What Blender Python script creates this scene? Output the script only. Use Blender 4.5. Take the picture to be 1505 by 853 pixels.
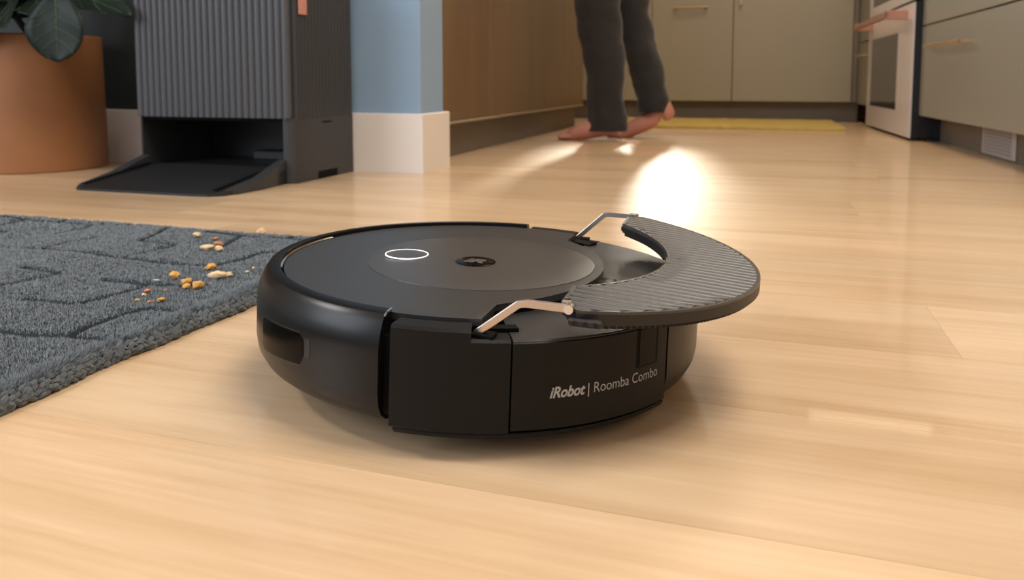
import bpy, bmesh, math, random
import numpy as np
from mathutils import Vector, Matrix
from mathutils import noise as mnoise

for o in list(bpy.data.objects): bpy.data.objects.remove(o)
scn = bpy.context.scene
COL = scn.collection
rad = math.radians
PI = math.pi
R_ = random.Random(11)

# ------------------------------------------------------------------ camera
cd = bpy.data.cameras.new('camera'); cam = bpy.data.objects.new('camera', cd); COL.objects.link(cam)
cam.location = (0, 0, .226)
cam.rotation_euler = (rad(85), 0, rad(18))
cd.sensor_width = 36; cd.lens = 36 * 1150 / 1505
cd.shift_y = -.1388
cd.clip_start = .01
cd.dof.use_dof = True; cd.dof.focus_distance = .56; cd.dof.aperture_fstop = 11
scn.camera = cam

# ------------------------------------------------------------------ view, world, lights
scn.view_settings.view_transform = 'Standard'; scn.view_settings.look = 'None'
scn.view_settings.gamma = 1; scn.view_settings.use_curve_mapping = False
scn.view_settings.exposure = 0.0
w = bpy.data.worlds.new('world'); scn.world = w; w.use_nodes = True
bg = w.node_tree.nodes['Background']; bg.inputs[0].default_value = (.80, .86, 1, 1); bg.inputs[1].default_value = .75

def area(name, loc, aim, sx, sy, power, col):
    l = bpy.data.lights.new(name, 'AREA'); l.shape = 'RECTANGLE'; l.size = sx; l.size_y = sy
    l.energy = power; l.color = col
    o = bpy.data.objects.new(name, l); COL.objects.link(o); o.location = loc
    o.rotation_euler = (Vector(aim) - Vector(loc)).to_track_quat('-Z', 'Y').to_euler()
    return o
sun = bpy.data.lights.new('sun', 'SUN'); sun.energy = 8; sun.angle = rad(6.5); sun.color = (1, .90, .74)
so = bpy.data.objects.new('sun', sun); COL.objects.link(so)
so.rotation_euler = Vector((.15, -1, -.47)).to_track_quat('-Z', 'Y').to_euler()
area('kitchen_ceiling_lamp', (-.1, 3.3, 2.5), (-.1, 3.3, 0), .9, .9, 27, (1, .80, .58))
area('room_ceiling_lamp', (.5, .6, 2.5), (.1, .9, 0), 1.2, 1.2, 53, (1, .94, .86))
area('patio_window_light', (-2.6, -1.2, 1.5), (-.9, 1.3, .1), 1.6, 1.6, 52, (.86, .93, 1))
area('table_lamp_light', (-.97, .25, .74), (-.25, .4, .07), .10, .10, 3.2, (1, .95, .90))
area('back_window_light', (-.84, 5.16, 1.42), (-.3, 2, .2), .34, .7, 26, (1, .90, .74))

# ------------------------------------------------------------------ helpers
def finish(name, me, mat=None, parent=None, smooth=None, loc=None):
    o = bpy.data.objects.new(name, me); COL.objects.link(o)
    if mat: me.materials.append(mat)
    if parent: o.parent = parent
    if loc: o.location = loc
    if smooth is not None:
        me.shade_smooth(); me.set_sharp_from_angle(angle=rad(smooth))
    return o
def mesh_py(name, vs, fs, mat=None, parent=None, smooth=None, fix=True):
    me = bpy.data.meshes.new(name); me.from_pydata([tuple(v) for v in vs], [], fs)
    if fix:
        bm = bmesh.new(); bm.from_mesh(me); bmesh.ops.recalc_face_normals(bm, faces=bm.faces); bm.to_mesh(me); bm.free()
    me.update()
    return finish(name, me, mat, parent, smooth)
def bm_obj(name, bm, mat=None, parent=None, smooth=40):
    me = bpy.data.meshes.new(name); bmesh.ops.recalc_face_normals(bm, faces=bm.faces); bm.to_mesh(me); bm.free()
    return finish(name, me, mat, parent, smooth)
def add_box(bm, x0, x1, y0, y1, z0, z1, bev=0, seg=1):
    r = bmesh.ops.create_cube(bm, size=1)
    for v in r['verts']:
        v.co = Vector(((x0+x1)/2 + v.co.x*(x1-x0), (y0+y1)/2 + v.co.y*(y1-y0), (z0+z1)/2 + v.co.z*(z1-z0)))
    if bev:
        es = list({e for v in r['verts'] for e in v.link_edges})
        bmesh.ops.bevel(bm, geom=es, offset=bev, segments=seg, profile=.5, affect='EDGES')
def box(name, x0, x1, y0, y1, z0, z1, mat, parent=None, bev=.002, seg=1):
    bm = bmesh.new(); add_box(bm, x0, x1, y0, y1, z0, z1, bev, seg)
    return bm_obj(name, bm, mat, parent, 30)
def prism(name, pts, z0, z1, mat, parent=None, bev=0, seg=2, smooth=35):
    bm = bmesh.new()
    b = [bm.verts.new((x, y, z0)) for x, y in pts]; t = [bm.verts.new((x, y, z1)) for x, y in pts]
    n = len(pts)
    bm.faces.new(b[::-1]); tf = bm.faces.new(t)
    for i in range(n): bm.faces.new((b[i], b[(i+1) % n], t[(i+1) % n], t[i]))
    if bev:
        bmesh.ops.bevel(bm, geom=[e for e in tf.edges], offset=bev, segments=seg, profile=.5, affect='EDGES')
    return bm_obj(name, bm, mat, parent, smooth)
def sector(name, prof, a0, a1, mat, parent=None, n=None, smooth=32):
    """closed (R,z) profile swept from angle a0 to a1 (degrees), capped"""
    full = abs(a1 - a0) >= 359.9
    n = n or max(4, int(abs(a1-a0)/1.5)); m = len(prof); vs = []; fs = []
    k = n if full else n + 1
    for i in range(k):
        a = rad(a0 + (a1-a0)*i/n)
        for r, z in prof: vs.append((r*math.cos(a), r*math.sin(a), z))
    for i in range(n):
        for j in range(m):
            p, q = i*m, ((i+1) % k)*m
            fs.append((p+j, q+j, q+(j+1) % m, p+(j+1) % m))
    if not full:
        fs.append(tuple(range(m))[::-1]); fs.append(tuple((k-1)*m + j for j in range(m)))
    return mesh_py(name, vs, fs, mat, parent, smooth)
def lathe(name, prof, mat, parent=None, n=64, smooth=35, loc=None):
    """open profile [(r,z)] revolved; r==0 ends close on the axis"""
    bm = bmesh.new(); rings = []
    for r, z in prof:
        rings.append([bm.verts.new((0, 0, z))] if r == 0 else [bm.verts.new((r*math.cos(2*PI*i/n), r*math.sin(2*PI*i/n), z)) for i in range(n)])
    for A, B in zip(rings, rings[1:]):
        for i in range(n):
            j = (i+1) % n
            if len(A) == 1 and len(B) == 1: continue
            if len(A) == 1: bm.faces.new((A[0], B[i], B[j]))
            elif len(B) == 1: bm.faces.new((A[i], B[0], A[j]))
            else: bm.faces.new((A[i], B[i], B[j], A[j]))
    o = bm_obj(name, bm, mat, parent, smooth)
    if loc: o.location = loc
    return o
def tube(bm, pts, rads, n=8, cap=True):
    pts = [Vector(p) for p in pts]; rings = []
    if not hasattr(rads, '__len__'): rads = [rads]*len(pts)
    up = Vector((0, 0, 1))
    for i, p in enumerate(pts):
        d = (pts[min(i+1, len(pts)-1)] - pts[max(i-1, 0)]).normalized()
        s = d.cross(up if abs(d.z) < .95 else Vector((0, 1, 0))).normalized(); t = s.cross(d)
        rings.append([bm.verts.new(p + (s*math.cos(2*PI*k/n) + t*math.sin(2*PI*k/n))*rads[i]) for k in range(n)])
    for A, B in zip(rings, rings[1:]):
        for k in range(n): bm.faces.new((A[k], A[(k+1) % n], B[(k+1) % n], B[k]))
    if cap: bm.faces.new(rings[0][::-1]); bm.faces.new(rings[-1])
def curved_plate(name, cols, R, th, mat, parent, smooth=40):
    """slab hugging a cylinder: cols = (angle, z_low, z_high)"""
    vs = []; fs = []
    for a, lo, hi in cols:
        a = rad(a)
        for r in (R, R+th):
            for z in (lo, hi): vs.append((r*math.cos(a), r*math.sin(a), z))
    for i in range(len(cols)-1):
        p, q = i*4, i*4+4
        fs += [(p+2, q+2, q+3, p+3), (p+1, p+3, q+3, q+1), (p, q, q+2, p+2), (p, p+1, q+1, q)]
    fs += [(0, 2, 3, 1), (p+4, p+5, p+7, p+6)]
    return mesh_py(name, vs, fs, mat, parent, smooth)
def tagit(o, label, cat, group=None, kind=None):
    o['label'] = label; o['category'] = cat
    if group: o['group'] = group
    if kind: o['kind'] = kind
    return o
def thing(name, label, cat, loc=(0, 0, 0), rz=0, group=None):
    o = bpy.data.objects.new(name, None); COL.objects.link(o); o.location = loc; o.rotation_euler = (0, 0, rz)
    o.empty_display_size = .05
    return tagit(o, label, cat, group)
def struct(o): o['kind'] = 'structure'; return o

# ------------------------------------------------------------------ materials
def nm(name):
    m = bpy.data.materials.new(name); m.use_nodes = True; nt = m.node_tree
    return m, nt, nt.nodes['Principled BSDF']
def N(nt, t, **k):
    n = nt.nodes.new(t)
    for a, b in k.items():
        if a in n.inputs.keys() if isinstance(a, str) else False: n.inputs[a].default_value = b
        else: setattr(n, a, b)
    return n
def plain(name, col, rough=.5, metal=0, spec=.5, coat=0, coat_r=.1, bump=0, bscale=300, var=0, vscale=8, emit=0, sheen=0):
    m, nt, p = nm(name); L = nt.links
    p.inputs['Base Color'].default_value = (*col, 1); p.inputs['Roughness'].default_value = rough
    p.inputs['Metallic'].default_value = metal; p.inputs['Specular IOR Level'].default_value = spec
    p.inputs['Coat Weight'].default_value = coat; p.inputs['Coat Roughness'].default_value = coat_r
    if sheen: p.inputs['Sheen Weight'].default_value = sheen
    if emit: p.inputs['Emission Color'].default_value = (*col, 1); p.inputs['Emission Strength'].default_value = emit
    tc = N(nt, 'ShaderNodeTexCoord')
    if var:
        n = N(nt, 'ShaderNodeTexNoise', Scale=vscale, Detail=4.0); L.new(tc.outputs['Object'], n.inputs['Vector'])
        mx = N(nt, 'ShaderNodeMix', data_type='RGBA')
        mx.inputs[6].default_value = (*[c*(1-var) for c in col], 1); mx.inputs[7].default_value = (*[min(1, c*(1+var)) for c in col], 1)
        L.new(n.outputs[0], mx.inputs[0]); L.new(mx.outputs[2], p.inputs['Base Color'])
    if bump:
        n = N(nt, 'ShaderNodeTexNoise', Scale=bscale, Detail=3.0); L.new(tc.outputs['Object'], n.inputs['Vector'])
        b = N(nt, 'ShaderNodeBump', Strength=bump, Distance=.001); L.new(n.outputs[0], b.inputs['Height']); L.new(b.outputs[0], p.inputs['Normal'])
    return m
def wood(name, c1, c2, axis=0, rough=.3, coat=.3, coat_r=.1, sc=1.0, rnd=.14, bump=.05):
    m, nt, p = nm(name); L = nt.links
    tc = N(nt, 'ShaderNodeTexCoord'); oi = N(nt, 'ShaderNodeObjectInfo')
    mul = N(nt, 'ShaderNodeVectorMath', operation='SCALE'); mul.inputs['Scale'].default_value = 37.0
    cx = N(nt, 'ShaderNodeCombineXYZ'); 
    for i in range(3): L.new(oi.outputs['Random'], cx.inputs[i])
    L.new(cx.outputs[0], mul.inputs[0])
    add = N(nt, 'ShaderNodeVectorMath', operation='ADD'); L.new(tc.outputs['Object'], add.inputs[0]); L.new(mul.outputs[0], add.inputs[1])
    mp = N(nt, 'ShaderNodeMapping'); s = [16*sc, 16*sc, 16*sc]; s[axis] = 1.3*sc; mp.inputs['Scale'].default_value = s
    L.new(add.outputs[0], mp.inputs[0])
    n1 = N(nt, 'ShaderNodeTexNoise', Scale=1.0, Detail=6.0, Roughness=.6, Distortion=.6); L.new(mp.outputs[0], n1.inputs['Vector'])
    mp2 = N(nt, 'ShaderNodeMapping'); s = [170*sc]*3; s[axis] = 7*sc; mp2.inputs['Scale'].default_value = s
    L.new(add.outputs[0], mp2.inputs[0])
    n2 = N(nt, 'ShaderNodeTexNoise', Scale=1.0, Detail=3.0); L.new(mp2.outputs[0], n2.inputs['Vector'])
    mm = N(nt, 'ShaderNodeMath', operation='MULTIPLY_ADD'); L.new(n2.outputs[0], mm.inputs[0]); mm.inputs[1].default_value = .35; L.new(n1.outputs[0], mm.inputs[2])
    cr = N(nt, 'ShaderNodeValToRGB'); cr.color_ramp.elements[0].position = .47; cr.color_ramp.elements[1].position = .83
    cr.color_ramp.elements[0].color = (*c2, 1); cr.color_ramp.elements[1].color = (*c1, 1); L.new(mm.outputs[0], cr.inputs[0])
    hs = N(nt, 'ShaderNodeHueSaturation'); mr = N(nt, 'ShaderNodeMapRange'); mr.inputs[3].default_value = 1-rnd; mr.inputs[4].default_value = 1+rnd*.6
    L.new(oi.outputs['Random'], mr.inputs[0]); L.new(mr.outputs[0], hs.inputs['Value']); L.new(cr.outputs[0], hs.inputs['Color'])
    L.new(hs.outputs[0], p.inputs['Base Color'])
    p.inputs['Roughness'].default_value = rough; p.inputs['Coat Weight'].default_value = coat; p.inputs['Coat Roughness'].default_value = coat_r
    b = N(nt, 'ShaderNodeBump', Strength=bump, Distance=.0006); L.new(n2.outputs[0], b.inputs['Height']); L.new(b.outputs[0], p.inputs['Normal'])
    return m

M = {}
M['plank'] = wood('maple plank', (.72, .515, .325), (.56, .365, .20), axis=0, rough=.36, coat=.42, coat_r=.06, rnd=.08)
M['subfloor'] = plain('dark joint filler', (.16, .09, .045), .7)
M['black'] = plain('matte black plastic', (.010, .0095, .0095), .42, bump=.06, bscale=1800)
M['shell'] = plain('charcoal satin plastic', (.007, .0066, .0066), .30, spec=.26, bump=.04, bscale=2200)
M['lid'] = plain('charcoal matte lid', (.032, .031, .031), .36, bump=.05, bscale=2500)
M['dome'] = plain('charcoal satin disc', (.050, .045, .042), .34)
M['deep'] = plain('deep black plastic', (.002, .002, .002), .6, spec=.12)
M['gloss'] = plain('gloss black plastic', (.0015, .0015, .0015), .14, spec=.07)
M['panel'] = plain('dark panel plastic', (.0068, .0065, .0063), .45, spec=.2, bump=.05, bscale=2000)
M['nickel'] = plain('brushed champagne metal', (.66, .55, .46), .30, metal=1, bump=.05, bscale=900)
M['chrome'] = plain('chrome', (.8, .78, .76), .12, metal=1)
M['pad'] = plain('ribbed pad plate plastic', (.052, .049, .047), .32)
M['cloth'] = plain('black mop cloth', (.012, .012, .012), .95, bump=.6, bscale=900, sheen=.3)
M['print'] = plain('light grey print', (.42, .42, .43), .5)
M['ledring'] = plain('lit white ring', (.93, .95, 1), .4, emit=.7)
M['blue'] = plain('blue wall paint', (.25, .365, .50), .62, bump=.08, bscale=250)
M['trimw'] = plain('off white trim paint', (.78, .72, .66), .45, bump=.03)
M['warmwall'] = plain('warm plaster', (.55, .45, .33), .7, bump=.1, bscale=200)
M['ceil'] = plain('ceiling plaster', (.75, .72, .66), .8)
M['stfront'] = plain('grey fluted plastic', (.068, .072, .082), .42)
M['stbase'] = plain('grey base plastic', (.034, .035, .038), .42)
M['ramp'] = plain('dark ramp plastic', (.014, .0145, .0155), .45)
M['copper'] = plain('copper leather', (.55, .25, .19), .42)
M['coppermetal'] = plain('copper bar', (.60, .31, .22), .33, metal=.7)
M['brass'] = plain('brass pull', (.70, .52, .30), .30, metal=.9)
M['pot'] = plain('tan leather planter', (.30, .120, .040), .60, var=.16, vscale=9, bump=.15, bscale=160)
M['soil'] = plain('potting soil', (.02, .014, .01), .95, bump=.6, bscale=60)
M['leaf'] = plain('dark green leaf', (.006, .013, .008), .5, spec=.3, var=.35, vscale=14)
M['vein'] = plain('pale leaf vein', (.06, .10, .05), .5)
M['stem'] = plain('brown plant stem', (.06, .04, .022), .8)
M['sage'] = plain('sage cabinet paint', (.31, .27, .19), .42)
M['sage2'] = plain('pale sage drawer paint', (.27, .255, .205), .40)
M['toe'] = plain('grey toe kick', (.17, .14, .105), .6)
M['oak'] = wood('tan island veneer', (.185, .115, .058), (.15, .090, .045), axis=2, rough=.38, coat=.15, sc=.5, rnd=.05)
M['strip'] = plain('pale edge strip', (.30, .22, .14), .5)
M['counter'] = plain('stone worktop', (.55, .52, .47), .25, var=.12, vscale=22)
M['white'] = plain('white enamel', (.66, .60, .57), .28)
M['ovblack'] = plain('black oven side', (.006, .007, .010), .4)
M['glass'] = plain('dark oven glass', (.030, .030, .036), .12, coat=.3)
M['mat'] = plain('yellow woven mat', (.50, .36, .10), .95, var=.28, vscale=30, bump=.8, bscale=200)
M['skin'] = plain('skin', (.50, .215, .155), .5, var=.12, vscale=20)
M['trouser'] = plain('dark grey brown cotton', (.016, .0135, .013), .88, bump=.4, bscale=500, sheen=.2)
M['shirt'] = plain('grey cotton', (.25, .25, .26), .9)
M['hair'] = plain('dark hair', (.03, .02, .015), .7)
M['wool'] = plain('blue grey wool', (.10, .115, .125), .95, var=.30, vscale=60, sheen=.25)
M['woolbase'] = plain('wool base', (.028, .034, .040), 1, spec=.1)
M['wool2'] = plain('blue grey pile', (.255, .29, .315), .95, sheen=.25)

# ------------------------------------------------------------------ floor of separate planks
floor = struct(box('floor', -3.4, 1.5, -2.6, 5.2, -.06, -.0115, M['subfloor'], bev=0))
rows = [-.54, -.39, -.235, -.08, .075, .232, .388, .545, .70, .857, .966, 1.075, 1.24, 1.405, 1.56, 1.665, 1.77, 1.92]
while rows[-1] < 4.93: rows.append(rows[-1] + (.155 if len(rows) % 3 else .11))
ends = {.70: .157, 1.405: .152, 1.77: -.493, .857: -.62, .966: .66, 1.075: -.95, 1.24: .55, 1.56: -.8, .545: -.62, .388: .62, .232: .70, .075: .60, -.08: .4, 1.665: .3, 1.92: .25}
pm = {}
def plank_mesh(ln, wd):
    k = (round(ln, 3), round(wd, 3))
    if k not in pm:
        bm = bmesh.new(); add_box(bm, -ln/2+.0001, ln/2-.0001, -wd/2+.0001, wd/2-.0001, -.011, 0)
        me = bpy.data.meshes.new('plank'); bmesh.ops.recalc_face_normals(bm, faces=bm.faces); bm.to_mesh(me); bm.free(); me.materials.append(M['plank']); pm[k] = me
    return pm[k]
for i in range(len(rows)-1):
    y0, y1 = rows[i], rows[i+1]; wd = y1-y0
    e = ends.get(rows[i], R_.uniform(-1, 1)); x = e
    while x > -2.5: x -= 1.45
    xs = []
    while x < 1.5: xs.append(x); x += 1.45
    for x in xs:
        o = bpy.data.objects.new('plank', plank_mesh(1.45, wd)); COL.objects.link(o)
        o.location = (x+.725, (y0+y1)/2, 0); o.parent = floor

# ------------------------------------------------------------------ room shell
struct(box('wall_left', -1.30, -.79, 1.72, 1.86, -.06, 2.6, M['blue'], bev=.003))
struct(box('wall_left', -3.3, -1.3005, 1.72, 1.86, -.06, 2.6, plain('dark slate wall tone', (.022, .030, .034), .6), bev=0))  # left stretch of the wall, given a much darker colour than the blue end
bm = bmesh.new()
pts = [(-3.3, 1.706), (-.778, 1.706), (-.778, 1.872), (-3.3, 1.872), (-3.3, 1.859), (-.7905, 1.859), (-.7905, 1.721), (-3.3, 1.721)]
b_ = [bm.verts.new((x, y, 0)) for x, y in pts]; t_ = [bm.verts.new((x, y, .144)) for x, y in pts]
for i in range(8): bm.faces.new((b_[i], b_[(i+1) % 8], t_[(i+1) % 8], t_[i]))
for q in ((0, 1, 6, 7), (1, 2, 5, 6), (2, 3, 4, 5)):
    bm.faces.new([b_[k] for k in q]); bm.faces.new([t_[k] for k in q])
bmesh.ops.bevel(bm, geom=[e for e in bm.edges if all(v.co.z > .14 for v in e.verts) and len(e.link_faces) == 2 and any(abs(f.normal.z) < .5 for f in e.link_faces)], offset=.0015, segments=1, affect='EDGES')
struct(bm_obj('baseboard_left', bm, M['trimw'], None, 30))
struct(box('wall_kitchen_left', -3.3, -3.18, 1.86, 5.1, -.06, 2.6, M['warmwall'], bev=0))
# back wall with a window opening over the worktop
bm = bmesh.new()
for a in ((-3.3, -1.02, -.06, 2.6), (-.66, 1.5, -.06, 2.6), (-1.02, -.66, -.06, 1.06), (-1.02, -.66, 1.78, 2.6)):
    add_box(bm, a[0], a[1], 5.0, 5.12, a[2], a[3])
struct(bm_obj('wall_back', bm, M['warmwall'], None, 30))
wf = bpy.data.objects.new('window_1', None); COL.objects.link(wf); wf.location = (-.84, 5.0, 1.42); struct(wf)
bm = bmesh.new()
for a in ((-.18, -.168, -.36, .36), (.168, .18, -.36, .36), (-.168, .168, -.36, -.34), (-.168, .168, .34, .36)):
    add_box(bm, a[0], a[1], .03, .09, a[2], a[3], .003)
bm_obj('window_frame', bm, M['white'], wf, 30)
ws = box('window_sill', -.24, .24, -.06, .03, -.385, -.361, M['white'], wf)
struct(box('wall_right', 1.25, 1.37, -2.6, 5.1, -.06, 2.6, M['warmwall'], bev=0))
struct(box('ceiling', -3.4, 1.5, -2.6, 5.2, 2.6, 2.68, M['ceil'], bev=0))
struct(box('wall_far_left', -3.4, -3.3, .2, 1.86, -.06, 2.6, M['warmwall'], bev=0))

# ------------------------------------------------------------------ kitchen: back run
def bar_pull(parent, cx, y, cz, ln, axis='x', so=.028, mat='brass', t=.009):
    bm = bmesh.new()
    if axis == 'x':
        add_box(bm, cx-ln/2, cx+ln/2, y-so, y-so+t, cz-t/2, cz+t/2, .002)
        for s in (-1, 1): add_box(bm, cx+s*(ln/2-.015)-t/2, cx+s*(ln/2-.015)+t/2, y-so+t/2, y+.0005, cz-t/2, cz+t/2)
    else:
        add_box(bm, cx-t/2, cx+t/2, y-so, y-so+t, cz-ln/2, cz+ln/2, .002)
        for s in (-1, 1): add_box(bm, cx-t/2, cx+t/2, y-so+t/2, y+.0005, cz+s*(ln/2-.012)-t/2, cz+s*(ln/2-.012)+t/2)
    return bm_obj('handle', bm, M[mat], parent, 30)
def back_cab(x0, x1, label, pulls, sub):
    t = thing('base_cabinet', label, 'cabinet', ((x0+x1)/2, 4.72, 0), 0, 'sage base cabinets along the far end of the kitchen')
    h = (x1-x0)/2
    box('carcass', -h+.0008, h-.0008, -.246, .26, .11, .86, M['sage'], t, .001)
    box('toe_kick', -h+.0008, h-.0008, -.20, -.185, 0, .109, M['toe'], t, 0)
    for a, b in sub:
        d = box('door', a-(x0+x1)/2+.0018, b-(x0+x1)/2-.0018, -.27, -.2465, .108, .856, M['sage'], t, .002)
        for k, (px, pz, ln, ax) in enumerate(pulls):
            if a < px < b: bar_pull(d, px-(x0+x1)/2, -.27, pz, ln, ax)
    return t
back_cab(-1.9, -.622, 'sage green base cabinet beyond the tan island, behind the trouser legs', [(-1.3, .62, .19, 'x')], [(-1.9, -1.26), (-1.26, -.622)])
back_cab(-.622, -.183, 'sage green base cabinet with a long horizontal brass pull, just right of the person', [(-.41, .622, .19, 'x')], [(-.622, -.183)])
t = back_cab(-.183, .461, 'wide sage green base cabinet beside the oven, behind the yellow mat', [(-.146, .66, .07, 'z')], [(-.183, .421)])
box('filler_strip', .4215-.139, .446-.139, -.262, -.2465, .108, .856, M['toe'], t, .001)
tagit(box('worktop', -1.92, 1.24, 4.43, 4.99, .862, .90, M['counter'], bev=.004), 'pale stone worktop over the far sage cabinets', 'worktop')
t = thing('wall_cabinet', 'wall cabinet beside the kitchen window above the far worktop', 'cabinet', (.68, 4.83, 1.75))
box('carcass', -.54, .56, -.14, .165, 0, .75, M['oak'], t); box('door', -.54, .005, -.16, -.1405, 0, .75, M['oak'], t); box('door', .009, .56, -.16, -.1405, 0, .75, M['oak'], t)
t = thing('cabinet_light', 'lit strip lamp under the wall cabinet', 'lamp', (.68, 4.76, 1.742))
box('lamp_body', -.4, .4, -.03, .03, -.004, .008, M['white'], t, .001)
m = plain('warm lit strip', (1, .78, .5), .5, emit=9); box('diffuser', -.39, .39, -.026, .026, -.008, -.0041, m, t, 0)

# ------------------------------------------------------------------ kitchen: right run (turned 2.7 degrees)
RA = rad(2.7)
def R2W(x, y, z=0): c, s = math.cos(RA), math.sin(RA); return (.53 + x*c - y*s, 3.18 + x*s + y*c, z)
t = thing('drawer_cabinet', 'pale sage drawer cabinet at the right edge, toe-kick vent below', 'cabinet', R2W(.3, -.8), RA)
def l2(o): return o
def rbox(name, x0, x1, y0, y1, z0, z1, mat, parent, ox, oy, bev=.002): return box(name, x0-ox, x1-ox, y0-oy, y1-oy, z0, z1, mat, parent, bev)
def pull_y(parent, x, y0, y1, z, so, t_, mat, ox, oy, br=.01, name='handle', bh=None):
    bm = bmesh.new(); bh = bh or t_
    add_box(bm, x-so-ox, x-so+t_-ox, y0-oy, y1-oy, z-t_/2, z+t_/2, .0015)
    for yy in (y0, y1-br): add_box(bm, x-so+.0005-ox, x+.0005-ox, yy-oy, yy+br-oy, z-bh/2, z+bh/2, .001)
    return bm_obj(name, bm, M[mat], parent, 30)
rbox('carcass', .022, .56, -1.6, 0, .10, .86, M['sage2'], t, .3, -.8)
d = rbox('drawer_front', 0, .0215, -1.6, -.001, .095, .4155, M['sage2'], t, .3, -.8); pull_y(d, 0, -.60, -.17, .338, .034, .010, 'brass', .3, -.8)
d = rbox('drawer_front', 0, .0215, -1.6, -.001, .4205, .74, M['sage2'], t, .3, -.8); pull_y(d, 0, -.60, -.17, .66, .034, .010, 'brass', .3, -.8)
d = rbox('drawer_front', 0, .0215, -1.6, -.001, .745, .856, M['sage2'], t, .3, -.8); pull_y(d, 0, -.60, -.17, .80, .034, .010, 'brass', .3, -.8)
rbox('toe_kick', .075, .09, -1.6, 0, 0, .0995, M['toe'], t, .3, -.8, 0)
v = rbox('vent_grille', .069, .0748, -.78, -.50, .006, .086, plain('pale vent plastic', (.50, .46, .45), .5), t, .3, -.8, .002)
bm = bmesh.new()
for k in range(7): add_box(bm, .066-.3, .0692-.3, -.755+.8, -.525+.8, .015+k*.0098, .0205+k*.0098)
bm_obj('slat', bm, plain('grey vent slats', (.34, .32, .33), .5), v, 30)
t = thing('oven', 'white double oven with dark glass doors and copper bars', 'oven', R2W(.3, .465), RA)
rbox('housing', .0, .56, 0, .93, .012, .90, M['ovblack'], t, .3, .465, .003)
rbox('plinth', .03, .5, .004, .926, 0, .0115, M['ovblack'], t, .3, .465, 0)
for z0, z1, w0, w1 in ((.012, .507, .105, .41), (.516, .895, .555, .80)):
    # door built round its window
    bm = bmesh.new()
    for a in ((.001, .26, z0, z1), (.855, .929, z0, z1), (.26, .855, z0, w0), (.26, .855, w1, z1)):
        add_box(bm, -.03-.3, -.0245-.3, a[0]-.465, a[1]-.465, a[2], a[3])
    bmesh.ops.remove_doubles(bm, verts=bm.verts, dist=1e-5)
    dr = bm_obj('door', bm, M['white'], t, 30)
    rbox('door_core', -.024, -.0005, .0015, .9285, z0+.001, z1-.001, M['ovblack'], dr, .3, .465, 0)
    rbox('window_pane', -.0285, -.0242, .2605, .8545, w0+.0005, w1-.0005, M['glass'], dr, .3, .465, 0)
    pull_y(dr, -.03, .10, .86, z1-.038, .078, .020, 'coppermetal', .3, .465, .030, 'handle', .034)
rbox('hob_top', -.02, .56, .0, .93, .901, .915, M['glass'], t, .3, .465)
t = thing('corner_cabinet', 'narrow pale sage cabinet between the oven and the far corner', 'cabinet', R2W(.3, 1.09), RA)
rbox('carcass', .022, .56, .932, 1.262, .10, .86, M['sage2'], t, .3, 1.09)
d = rbox('drawer_front', -.022, .0215, .934, 1.262, .1, .411, M['sage2'], t, .3, 1.09); pull_y(d, -.022, 1.0, 1.2, .345, .03, .009, 'brass', .3, 1.09)
d = rbox('drawer_front', -.022, .0215, .934, 1.262, .416, .856, M['sage2'], t, .3, 1.09); pull_y(d, -.022, 1.0, 1.2, .80, .03, .009, 'brass', .3, 1.09)
rbox('toe_kick', .075, .09, .932, 1.36, 0, .0995, M['toe'], t, .3, 1.09, 0)
o = box('worktop', -.32, .28, -.8, .798, .862, .90, M['counter'], None, .004); o.location = R2W(.3, -.8); o.rotation_euler = (0, 0, RA)
tagit(o, 'pale stone worktop over the drawer cabinet beside the oven', 'worktop')

# ------------------------------------------------------------------ kitchen: island on the left
def isl(y0, y1, label):
    t = thing('island_cabinet', label, 'cabinet', (-1.1, (y0+y1)/2, 0), 0, 'tan wooden island cabinets behind the blue wall end')
    h = (y1-y0)/2
    box('carcass', -.28, .236, -h+.0005, h-.0005, .105, .86, M['oak'], t, .001)
    box('door', .2365, .255, -h+.0015, h-.0015, .108, .858, M['oak'], t, .002)
    box('toe_kick', .20, .215, -h+.0005, h-.0005, 0, .1045, M['toe'], t, 0)
    return t
isl(1.90, 2.37, 'tan wooden island panel partly hidden by the blue wall end')
isl(2.37, 3.32, 'broadest tan wooden island panel, in the middle of the island')
isl(3.32, 3.71, 'narrow tan wooden island panel at the far end, behind the trouser leg')
for o_ in [o for o in bpy.data.objects if o.name.startswith('island_cabinet')]:
    hl = {0: .2345}.get(0) if abs(o_.location.y-2.135) < .01 else (.4745 if abs(o_.location.y-2.845) < .01 else .1945)
    box('edge_strip', .2375, .2590, -hl, hl, .1005, .1078, M['strip'], o_, .001)
tagit(box('worktop', -1.40, -.82, 1.88, 3.73, .862, .90, M['counter'], bev=.004), 'pale stone worktop over the tan island', 'worktop')

# ------------------------------------------------------------------ yellow mat
bm = bmesh.new(); nx, ny = 60, 8
g = [[bm.verts.new((-.55+1.10*i/nx, -.40+.80*j/ny + (.006*math.sin(i*1.3) if j in (0, ny) else 0), .013+.0012*math.sin(i*.9)*math.cos(j*1.7))) for j in range(ny+1)] for i in range(nx+1)]
for i in range(nx):
    for j in range(ny): bm.faces.new((g[i][j], g[i+1][j], g[i+1][j+1], g[i][j+1]))
r = bmesh.ops.extrude_face_region(bm, geom=bm.faces[:])
for v in r['geom']:
    if isinstance(v, bmesh.types.BMVert): v.co.z = .0005
mt = bm_obj('kitchen_mat', bm, M['mat'], None, 60); mt.location = (-.22, 4.06, 0)
tagit(mt, 'yellow woven mat on the floor before the far cabinets', 'mat')

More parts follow.
